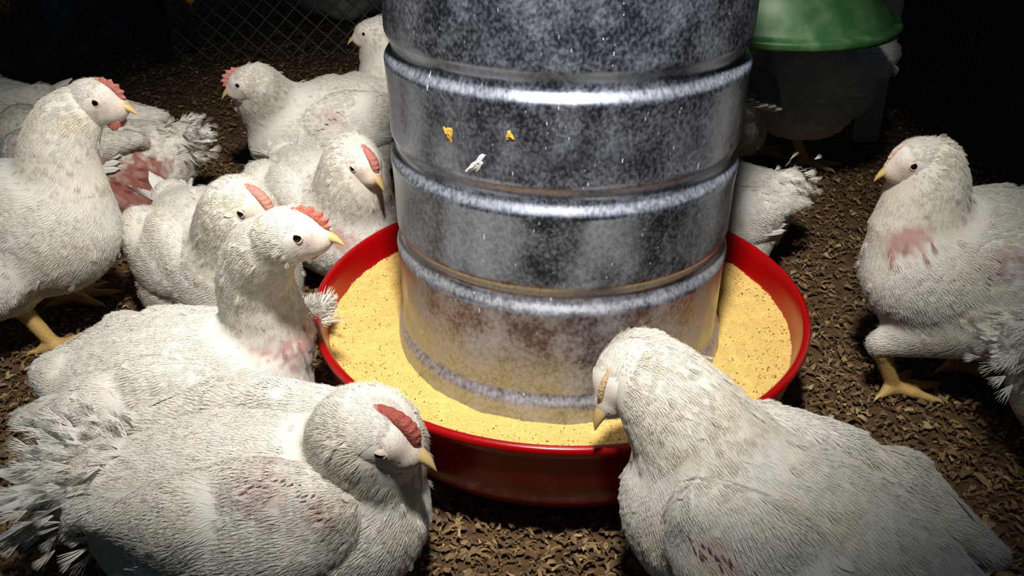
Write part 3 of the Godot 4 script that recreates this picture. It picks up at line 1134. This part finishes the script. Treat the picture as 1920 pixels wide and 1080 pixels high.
# ------------------------------------------------------------------ the pen
func ground():
	var g := Geo.new()
	var rows := []
	for i in 131:
		var z := lerpf(0.5, -4.6, i / 130.0)
		var row := PackedVector3Array()
		for j in 121:
			var x := lerpf(-2.6, 2.6, j / 120.0)
			row.append(Vector3(x, -0.004 + 0.004 * noise.get_noise_3d(x * 60, 2, z * 60), z))
		rows.append(row)
	g.grid(rows, false)
	var sub := Geo.new()
	sub.grid([PackedVector3Array([Vector3(-2.6, -0.1, 0.5), Vector3(2.6, -0.1, 0.5)]), PackedVector3Array([Vector3(-2.6, -0.1, -4.6), Vector3(2.6, -0.1, -4.6)])], false, [], Vector3.DOWN)
	var m := g.mesh()
	struct("floor", m, M.ground)
	# wood shavings, curled flakes of a few sizes
	var variants := []
	for k in 4:
		var q := Geo.new()
		var rr := []
		for i in 4:
			var t := i / 3.0 - 0.5
			var w: float = [0.30, 0.5, 0.46, 0.2][(i + k) % 4] * (0.5 if k == 3 else 1.0)
			var row := PackedVector3Array()
			for j in 3:
				var s := j - 1.0
				row.append(Vector3(t, 0.16 * (1.0 - 4.0 * t * t) * (1.0 if k % 2 == 0 else -0.5) + 0.07 * s * s + 0.05 * s * t, s * w * 0.6 + 0.06 * sin(t * 7 + k)))
			rr.append(row)
		q.grid(rr, false)
		variants.append(q.mesh())
	var xf := [[], [], [], []]
	var cl := [PackedColorArray(), PackedColorArray(), PackedColorArray(), PackedColorArray()]
	for i in 90000:
		var z := -0.28 - 2.6 * pow(rng.randf(), 1.35)
		var half := minf(1.3, 0.30 + absf(z) * 0.62)
		var x := rng.randf_range(-half, half)
		var k := rng.randi() % 4
		var ln := rng.randf_range(0.004, 0.0105) * (1.0 + absf(z) * 0.15)
		if rng.randf() < 0.05:
			ln *= 1.6
		var b := Basis(Vector3.UP, rng.randf() * TAU) * Basis(Vector3(1, 0, 0), rng.randf_range(-0.5, 0.5)) * Basis(Vector3(0, 0, 1), rng.randf_range(-0.4, 0.4))
		var p := Vector3(x, 0.0005 + 0.004 * noise.get_noise_3d(x * 60, 2, z * 60) + rng.randf_range(-0.002, 0.003), z)
		if Vector2(x - FEEDER.x, z - FEEDER.z).length() < 0.17:
			continue
		xf[k].append(Transform3D(b * Basis.from_scale(Vector3(ln, ln, ln * rng.randf_range(0.5, 1.0))), p))
		var tone := rng.randf()
		var c := Color(0.11, 0.066, 0.028).lerp(Color(0.34, 0.22, 0.10), tone * tone)
		if rng.randf() < 0.05:
			c = Color(0.42, 0.30, 0.15)
		cl[k].append(c)
	var names := ["wood_shavings", "wood_shavings", "wood_shavings", "wood_shavings"]
	var st := thing("wood_shavings", "loose brown wood shavings strewn over the pen floor", "litter")
	st.set_meta("kind", "stuff")
	for k in 4:
		scatter(names[k], variants[k], M.chip, st, xf[k], cl[k])

# diagonal or square wire mesh between two ground points
func wire_fence(label: String, a: Vector3, b: Vector3, height: float, cell: float, r: float, square: bool, m: Material, base := 0.0) -> Node3D:
	var t := thing("wire_fence", label, "fence", a)
	var ax := (b - a)
	var len := ax.length()
	ax = ax.normalized()
	var out := ax.cross(Vector3.UP)
	var g := Geo.new()
	var lines := []
	if square:
		var x := 0.0
		while x <= len:
			lines.append([Vector2(x, base), Vector2(x, height)]); x += cell
		var y := base
		while y <= height:
			lines.append([Vector2(0, y), Vector2(len, y)]); y += cell
	else:
		var h := height - base
		var x := -h
		while x < len:
			var p := Vector2(maxf(x, 0), base + maxf(0, -x))
			var q := Vector2(minf(x + h, len), base + minf(h, len - x))
			lines.append([p, q])
			lines.append([Vector2(len - p.x, p.y), Vector2(len - q.x, q.y)])
			x += cell * 1.4142
	var k := 0
	for l in lines:
		var n := maxi(2, int((l[1] - l[0]).length() / (cell * 0.5)))
		var pts := []
		var rr := []
		for i in n + 1:
			var p: Vector2 = l[0].lerp(l[1], i / float(n))
			var sag := 0.012 * sin(p.x * 7.0 + p.y * 3.0)
			pts.append(ax * p.x + Vector3(0, p.y, 0) + out * (r * 0.8 * sin(PI * i + k * PI) + sag))
			rr.append(r)
		loft(g, pts, rr, rr, out, 4)
		k += 1
	var o := obj("wire_mesh", g.mesh(), m, t)
	o.set_meta("kind", "stuff")
	for e in [0.0, len]:
		var pg := Geo.new()
		loft(pg, [ax * e + Vector3(0, -0.03, 0) + out * 0.02, ax * e + Vector3(0, height + 0.05, 0) + out * 0.02], [0.009, 0.008], [0.009, 0.008], out, 10)
		obj("post", pg.mesh(), M.dark, t)
	return t

func hanging_sheet(label: String, a: Vector3, b: Vector3, height: float):
	var ax := (b - a).normalized()
	var len := (b - a).length()
	var out := ax.cross(Vector3.UP)
	var g := Geo.new()
	for side in [0.0, 0.002]:
		var rows := []
		for i in 25:
			var row := PackedVector3Array()
			for j in 61:
				var x := len * j / 60.0
				var y := height * i / 24.0
				row.append(ax * x + Vector3(0, y + 0.004, 0) + out * (0.05 * noise.get_noise_2d(x * 60, y * 45) + 0.02 * noise.get_noise_2d(x * 170 + 50, y * 120) + side))
			rows.append(row)
		g.grid(rows, false, [], out if side > 0 else -out)
	var o := obj("plastic_sheet", g.mesh(), M.sheet, self)
	o.position = a
	o.set_meta("label", label)
	o.set_meta("category", "sheet")

func drinker():
	var t := thing("bell_drinker", "green plastic bell drinker hanging behind the steel tube", "drinker", Vector3(0.379, 0.285, -1.274))
	var prof := PackedVector2Array([Vector2(0.166, 0.004), Vector2(0.168, -0.002), Vector2(0.173, -0.003), Vector2(0.1755, 0.001), Vector2(0.1758, 0.006), Vector2(0.1735, 0.0095), Vector2(0.1690, 0.0100), Vector2(0.1655, 0.0105), Vector2(0.1635, 0.0135), Vector2(0.158, 0.022), Vector2(0.150, 0.031), Vector2(0.141, 0.044), Vector2(0.134, 0.062), Vector2(0.129, 0.088), Vector2(0.125, 0.13), Vector2(0.122, 0.18), Vector2(0.104, 0.225), Vector2(0.075, 0.262), Vector2(0.04, 0.28), Vector2(0.0005, 0.285)])
	var g := Geo.new()
	lathe(g, prof, 96, 1.0)
	var inn := PackedVector2Array([Vector2(0.166, 0.004), Vector2(0.155, 0.02), Vector2(0.131, 0.06), Vector2(0.122, 0.13), Vector2(0.118, 0.18), Vector2(0.10, 0.222), Vector2(0.07, 0.258), Vector2(0.0005, 0.28)])
	lathe(g, inn, 64, -1.0)
	obj("bell", g.mesh(), M.green, t)
	g = Geo.new()
	loft(g, [Vector3(0, 0.28, 0), Vector3(0, 0.30, 0), Vector3(0, 0.33, 0)], [0.022, 0.02, 0.008], [0.022, 0.02, 0.008], Vector3(1, 0, 0), 12)
	obj("hose_fitting", g.mesh(), M.green, t)
	g = Geo.new()
	loft(g, [Vector3(0, 0.32, 0), Vector3(0.002, 0.5, 0), Vector3(0, 0.75, 0)], [0.004, 0.004, 0.004], [0.004, 0.004, 0.004], Vector3(1, 0, 0), 8)
	obj("cord", g.mesh(), M.dark, t)

func nipple(label: String, at: Vector3):
	var t := thing("nipple_drinker", label, "drinker", at, 0.0, "yellow nipple drinkers")
	var g := Geo.new()
	lathe(g, PackedVector2Array([Vector2(0.0003, 0.0), Vector2(0.004, 0.0), Vector2(0.0065, 0.004), Vector2(0.010, 0.007), Vector2(0.0115, 0.014), Vector2(0.0115, 0.03), Vector2(0.015, 0.033), Vector2(0.015, 0.042), Vector2(0.009, 0.045), Vector2(0.009, 0.058), Vector2(0.0003, 0.058)]), 20)
	obj("body", g.mesh(), M.yellow, t)
	g = Geo.new()
	lathe(g, PackedVector2Array([Vector2(0.0002, -0.014), Vector2(0.0018, -0.013), Vector2(0.0022, -0.006), Vector2(0.0022, 0.002)]), 10)
	obj("pin", g.mesh(), M.pin, t)
	g = Geo.new()
	loft(g, [Vector3(0, 0.056, 0), Vector3(0.002, 0.2, 0), Vector3(0, 0.45, 0)], [0.005, 0.005, 0.005], [0.005, 0.005, 0.005], Vector3(1, 0, 0), 10)
	obj("hose", g.mesh(), M.dark, t)

func _ready():
	rng.seed = 20240611
	noise.seed = 7
	noise.noise_type = FastNoiseLite.TYPE_SIMPLEX_SMOOTH
	noise.frequency = 0.1
	noise.fractal_octaves = 2
	# ---- camera
	var cam := Camera3D.new()
	cam.name = "camera"
	add_child(cam)
	cam.position = Vector3(0, 0.566, 0)
	cam.rotation_degrees = Vector3(-29.83, 0, 0)
	cam.fov = 37.19
	cam.near = 0.02
	cam.far = 30
	cam.current = true
	# ---- night air and exposure
	var we := WorldEnvironment.new()
	we.name = "world"
	var env := Environment.new()
	env.background_mode = Environment.BG_COLOR
	env.background_color = Color(0.135, 0.17, 0.195)
	env.background_energy_multiplier = 1.0
	env.tonemap_mode = Environment.TONE_MAPPER_LINEAR
	env.tonemap_exposure = 1.0
	env.sdfgi_enabled = true
	env.ssao_enabled = true
	env.ssil_enabled = true
	we.environment = env
	add_child(we)
	# ---- the hand lamp held above the camera
	var lamp := SpotLight3D.new()
	lamp.name = "hand_lamp"
	add_child(lamp)
	lamp.position = Vector3(0.0, 1.2, -0.2)
	lamp.look_at_from_position(lamp.position, Vector3(-0.06, 0.15, -0.94))
	lamp.light_color = Color(1.0, 0.98, 0.945)
	lamp.light_energy = 2.85
	lamp.light_size = 0.05
	lamp.spot_range = 12
	lamp.spot_angle = 31.5
	lamp.spot_angle_attenuation = 1.0
	lamp.spot_attenuation = 2.0
	lamp.shadow_enabled = true

	make_materials()
	make_feathers()
	ground()
	feeder()
	drinker()
	# ---- fences and what hangs behind them
	wire_fence("rusty diamond wire fence along the back of the pen", Vector3(-0.86, 0, -2.12), Vector3(0.70, 0, -2.32), 0.75, 0.034, 0.002, false, M.wire)
	wire_fence("dark diamond wire fence along the left side of the pen", Vector3(-1.22, 0, -1.0), Vector3(-0.86, 0, -2.12), 0.75, 0.027, 0.0013, false, M.dark_net)
	wire_fence("dark square netting fence along the right side of the pen", Vector3(0.72, 0, -2.3), Vector3(0.86, 0, -0.7), 0.75, 0.018, 0.0012, true, M.dark_net)
	hanging_sheet("blue grey plastic sheet hanging behind the left fence", Vector3(-1.42, 0, -1.0), Vector3(-1.0, 0, -2.5), 0.75)
	hanging_sheet("blue grey plastic sheet hanging behind the right fence", Vector3(0.86, 0, -2.4), Vector3(1.02, 0, -0.6), 0.75)
	var bg := Geo.new()
	bevel_box(bg, Vector3(0.022, 0.25, 0.010), 0.002)
	var bd := obj("board", bg.mesh(), M.board, self)
	bd.position = Vector3(0.660, 0.252, -1.545)
	bd.rotation.z = 0.03
	bd.set_meta("label", "narrow off white board standing upright behind the green drinker")
	bd.set_meta("category", "board")
	nipple("yellow nipple drinker hanging at the back fence, nearer the steel tube", Vector3(-0.691, 0.180, -1.9))
	nipple("yellow nipple drinker hanging in the far left corner of the pen", Vector3(-1.094, 0.160, -1.9))
	# ---- the birds
	for h in flock():
		hen(h)

func bevel_box(g: Geo, half: Vector3, b: float):
	# a box with chamfered edges: three nested caps per axis
	var rows := []
	var mids := []
	for k in [[-1.0, b], [-1.0, 0.0], [1.0, 0.0], [1.0, b]]:
		var y: float = k[0] * (half.y if k[1] > 0 else half.y - b)
		var ins: float = k[1]
		var x := half.x - ins
		var z := half.z - ins
		rows.append(PackedVector3Array([Vector3(x - b, y, z), Vector3(-x + b, y, z), Vector3(-x, y, z - b), Vector3(-x, y, -z + b), Vector3(-x + b, y, -z), Vector3(x - b, y, -z), Vector3(x, y, -z + b), Vector3(x, y, z - b)]))
		mids.append(Vector3(0, y, 0))
	var top := PackedVector3Array()
	var bot := PackedVector3Array()
	for j in 8:
		top.append(Vector3(0, half.y, 0)); bot.append(Vector3(0, -half.y, 0))
	rows.append(top); mids.append(Vector3(0, half.y - 0.01, 0))
	rows.insert(0, bot); mids.insert(0, Vector3(0, -half.y + 0.01, 0))
	g.grid(rows, true, mids)

func flock() -> Array:
	var pink := Color(0.56, 0.33, 0.30)
	var raw := Color(0.32, 0.11, 0.085)
	return [
		{label = "white chicken lying in front at bottom left, eyes half shut, tail fanned out", at = Vector2(-0.196, -0.50), yaw = 2.0, yc = 0.083, pitch = 4.0, s = 0.97, rump = -0.115, head = Vector3(-0.10, 0.176, -0.475), look = Vector3(0.052, -0.013, 0.012), head_s = 1.17, nape_r = 0.027, neck_r = 0.047, eye_shut = 0.6, cream = 0.4,
			comb = 0.0055, teeth = 0.25, comb_end = 1.7, comb_w = 0.0058, comb_col = Color(0.63, 0.31, 0.26), points = 9.0, wattle = 1.0, wing_at = Vector3(0.024, 0.014, 0), sore_side = 1, wing_sore = [[0.018, 0.032, 0.022, 0.5], [0.056, 0.016, 0.014, 0.45]], quills = [[-0.005, 0.036, 0.035, 0.036, 18], [0.038, 0.034, 0.068, 0.002, 18]], tail = {n = 18, len = 0.092, spread = 0.6, lift = 0.0, fold = 0.7, wide = 1.0, mess = 0.7, fluff = 130}, cell = 0.005, hcell = 0.0024},
		{label = "white chicken left of the pan with neck raised, red comb and bare throat", at = Vector2(-0.310, -0.655), yaw = 8.0, yc = 0.085, pitch = 11.0, s = 0.89, rump = -0.112, tuft = [Vector3(-0.205, 0.115, -0.725), Vector3(0.4, 0.35, 0.0)], head = Vector3(-0.178, 0.262, -0.622), look = Vector3(0.04, 0.001, 0.004), head_s = 1.04, neck_root = Vector3(0.112, 0.032, 0), bend = Vector3(-0.1, 0.6, 0), nape_r = 0.0235, neck_r = 0.039, cream = 0.4, comb_col = Color(0.80, 0.44, 0.36), comb = 0.010, points = 6.0, comb_w = 0.003, wattle = 0.8,
			wing_sore = [[0.0, 0.0, 0.016, 0.5]], quills = [[-0.004, 0.0, 0.006, -0.003, 6]], bare = [[Vector3(0.128, 0.035, 0.02), 0.036, pink]], tail = {n = 6, len = 0.03, lift = -0.5}, cell = 0.005},
		{label = "white chicken crouching with pink comb, behind the one with raised neck", at = Vector2(-0.352, -0.91), yaw = -50.0, yc = 0.087, pitch = 6.0, s = 0.97, head = Vector3(-0.275, 0.2, -0.81), look = Vector3(0.042, -0.004, 0.022), head_s = 1.12, nape_r = 0.03, neck_r = 0.055, bend = Vector3(0.3, 0.5, 0), cream = 0.7, comb = 0.0055, teeth = 0.25, comb_end = 1.7, comb_w = 0.0058, comb_col = Color(0.83, 0.56, 0.50), points = 9.0, wattle = 0.4, eye_shut = 0.35},
		{label = "white chicken crouching close against the left of the steel tube, beak pointing down", at = Vector2(-0.248, -1.05), yaw = -54.0, yc = 0.088, pitch = 5.0, s = 0.95, head = Vector3(-0.181, 0.195, -0.95), look = Vector3(0.036, -0.016, 0.03), head_s = 1.08, nape_r = 0.028, neck_r = 0.05, cream = 0.25, comb = 0.0055, teeth = 0.25, comb_end = 1.7, comb_w = 0.0058, comb_col = Color(0.76, 0.47, 0.43), points = 8.0, wattle = 0.5, eye_shut = 0.4,
			wing_sore = [[0.05, 0.0, 0.02, 0.5]], bare = [[Vector3(0.12, 0.0, 0.04), 0.025, pink]]},
		{label = "white chicken sitting at the back facing left, beak slightly open", at = Vector2(-0.30, -1.37), yaw = 206.0, yc = 0.09, pitch = 2.0, s = 1.02, head = Vector3(-0.397, 0.196, -1.27), look = Vector3(-0.034, -0.01, 0.006), comb_col = Color(0.80, 0.52, 0.48), comb = 0.011, beak_open = 0.8, bend = Vector3(0.35, 0.35, 0), neck_r = 0.05, cream = 0.35, wing_sore = [[0.03, 0.012, 0.024, 0.6]], quills = [[0.02, 0.02, 0.06, -0.01, 8]], cell = 0.007, hcell = 0.003, cover = 0.9},
		{label = "white chicken half hidden behind the steel tube, farthest back, only head and neck showing", at = Vector2(-0.14, -1.52), yaw = 175.0, yc = 0.13, pitch = 8.0, head = Vector3(-0.242, 0.215, -1.50), look = Vector3(-0.034, -0.006, 0.004), bend = Vector3(0.3, 0.2, 0), comb = 0.001, comb_w = 0.0012, comb_col = Color(0.82, 0.70, 0.64), wattle = 0.2, cell = 0.008, hcell = 0.003, cover = 0.8, cream = 0.5, feet = [[-0.14, -1.47, 0.0], [-0.13, -1.57, 0.0]]},
		{label = "white chicken standing tall at left, head turned right with red wattle", at = Vector2(-0.585, -0.865), yaw = 8.0, yc = 0.142, pitch = 12.0, s = 1.02, head = Vector3(-0.448, 0.284, -0.90), look = Vector3(0.036, -0.002, 0.006), neck_root = Vector3(0.10, 0.03, 0), bend = Vector3(0.0, 0.6, 0), neck_r = 0.038, nape_r = 0.0205, cream = 0.5, comb = 0.009, wattle = 1.4, wing_sore = [[0.03, 0.02, 0.02, 0.5]], quills = [[0.02, 0.022, 0.062, 0.004, 14]], feet = [[-0.535, -0.835, -10.0], [-0.57, -0.95, 10.0]], cell = 0.0055},
		{label = "white chicken with raw bare flank and ragged tail, behind the tall one at left", at = Vector2(-0.615, -1.20), yaw = 184.0, yc = 0.08, pitch = -1.0, s = 0.98, head = Vector3(-0.75, 0.13, -1.26), look = Vector3(-0.03, -0.02, 0.0), cream = 0.5, bare = [[Vector3(-0.068, -0.015, -0.066), 0.088, raw], [Vector3(-0.06, -0.03, 0.06), 0.05, raw]], wing_at = Vector3(0.045, 0.028, 0), wing_sore = [[0.03, 0.0, 0.03, 0.8], [-0.05, -0.03, 0.045, 1.0]], tail = {n = 8, len = 0.05, lift = 0.1, spread = 0.4, fluff = 60}, cell = 0.0065, cover = 0.9, comb = 0.006},
		{label = "white chicken mostly cut off at the far left edge, back rounded", at = Vector2(-0.86, -1.26), yaw = 200.0, yc = 0.12, pitch = 4.0, head = Vector3(-1.0, 0.2, -1.2), look = Vector3(-0.03, -0.01, 0.0), cell = 0.008, hcell = 0.0035, cover = 0.8, cream = 0.3, feet = [[-0.86, -1.22, 180.0], [-0.86, -1.31, 180.0]]},
		{label = "white chicken walking on the right facing left, yellow feet spread on shavings", at = Vector2(0.492, -0.775), yaw = 182.0, yc = 0.15, pitch = 8.0, s = 0.97, head = Vector3(0.388, 0.266, -0.77), head_s = 0.95, look = Vector3(-0.03, -0.008, 0.0), neck_root = Vector3(0.098, 0.032, 0), bend = Vector3(0.0, 0.6, 0), neck_r = 0.040, nape_r = 0.0215, comb = 0.004, comb_w = 0.0016, comb_col = Color(0.84, 0.69, 0.63), wattle = 0.2, cream = 0.5, wing_sore = [[0.05, 0.012, 0.018, 0.7], [0.012, 0.012, 0.012, 0.6]], quills = [[0.06, 0.012, 0.064, -0.02, 6]], bare = [[Vector3(0.12, 0.03, -0.03), 0.024, pink]], feet = [[0.415, -0.755, 188.0], [0.505, -0.80, 175.0]], cell = 0.0055},
		{label = "white chicken cut off by the right edge, only fluffy rear showing", at = Vector2(0.60, -0.63), yaw = -6.0, yc = 0.10, pitch = 2.0, head = Vector3(0.74, 0.2, -0.63), look = Vector3(0.03, -0.01, 0), tail = {n = 8, len = 0.045, lift = -0.2, spread = 0.6, fluff = 80}, cell = 0.007, cover = 0.9, hcell = 0.0035, cream = 0.3},
		{label = "white chicken behind the pan on the right, only its rear end showing past the tube", at = Vector2(0.262, -1.055), yaw = 186.0, yc = 0.075, pitch = 0.0, s = 0.84, head = Vector3(0.13, 0.15, -1.12), look = Vector3(-0.03, -0.01, -0.01), tail = {n = 9, len = 0.05, lift = -0.12, spread = 0.5, fold = 1.0, fluff = 45}, cell = 0.006, hcell = 0.0035, cream = 0.4},
		{label = "shadowed chicken standing under the green drinker, yellow feet apart", at = Vector2(0.475, -1.44), yaw = 170.0, yc = 0.15, pitch = 0.0, s = 1.05, head = Vector3(0.36, 0.20, -1.40), look = Vector3(-0.03, -0.02, 0), tail = {n = 6, len = 0.025, lift = -0.1}, feet = [[0.455, -1.47, 190.0], [0.515, -1.42, 185.0]], cell = 0.008, hcell = 0.0035, cover = 0.8, cream = 0.3},
		{label = "shadowed chicken between the steel tube and the one under the drinker", at = Vector2(0.32, -1.38), yaw = 100.0, yc = 0.13, pitch = 4.0, head = Vector3(0.30, 0.22, -1.50), look = Vector3(0.0, -0.01, -0.03), feet = [[0.29, -1.38, 100.0], [0.36, -1.38, 100.0]], cell = 0.008, hcell = 0.0035, cover = 0.8, cream = 0.3},
		{label = "large white chicken in front at bottom right, stretching its head over the pan", at = Vector2(0.198, -0.437), yaw = 144.0, yc = 0.105, pitch = 16.0, s = 0.95, head = Vector3(0.088, 0.190, -0.528), look = Vector3(-0.025, -0.022, 0.020), head_s = 1.12, bend = Vector3(0.4, 0.2, 0), neck_r = 0.044, nape_r = 0.026, comb = 0.002, comb_w = 0.0025, comb_col = Color(0.82, 0.68, 0.54), teeth = 0.2, wattle = 0.3, cream = 0.5, face = 0.35, wing_at = Vector3(0.02, 0.006, 0), wing_out = 0.35, sore_side = -1, wing_sore = [[0.03, 0.0, 0.014, 0.4], [-0.02, 0.004, 0.018, 0.45]], quills = [[0.045, -0.006, 0.018, 0.004, 14], [-0.004, 0.006, -0.032, 0.002, 16]], feet = [[0.16, -0.41, 150.0], [0.22, -0.49, 150.0]], cell = 0.005, hcell = 0.0024},
		{label = "dim pale chicken resting on the ground beyond the back wire fence", at = Vector2(-0.50, -2.58), yaw = 170.0, yc = 0.088, head = Vector3(-0.63, 0.17, -2.54), look = Vector3(-0.03, -0.02, 0.01), cell = 0.009, hcell = 0.004, cover = 0.7, cream = 0.2},
	]
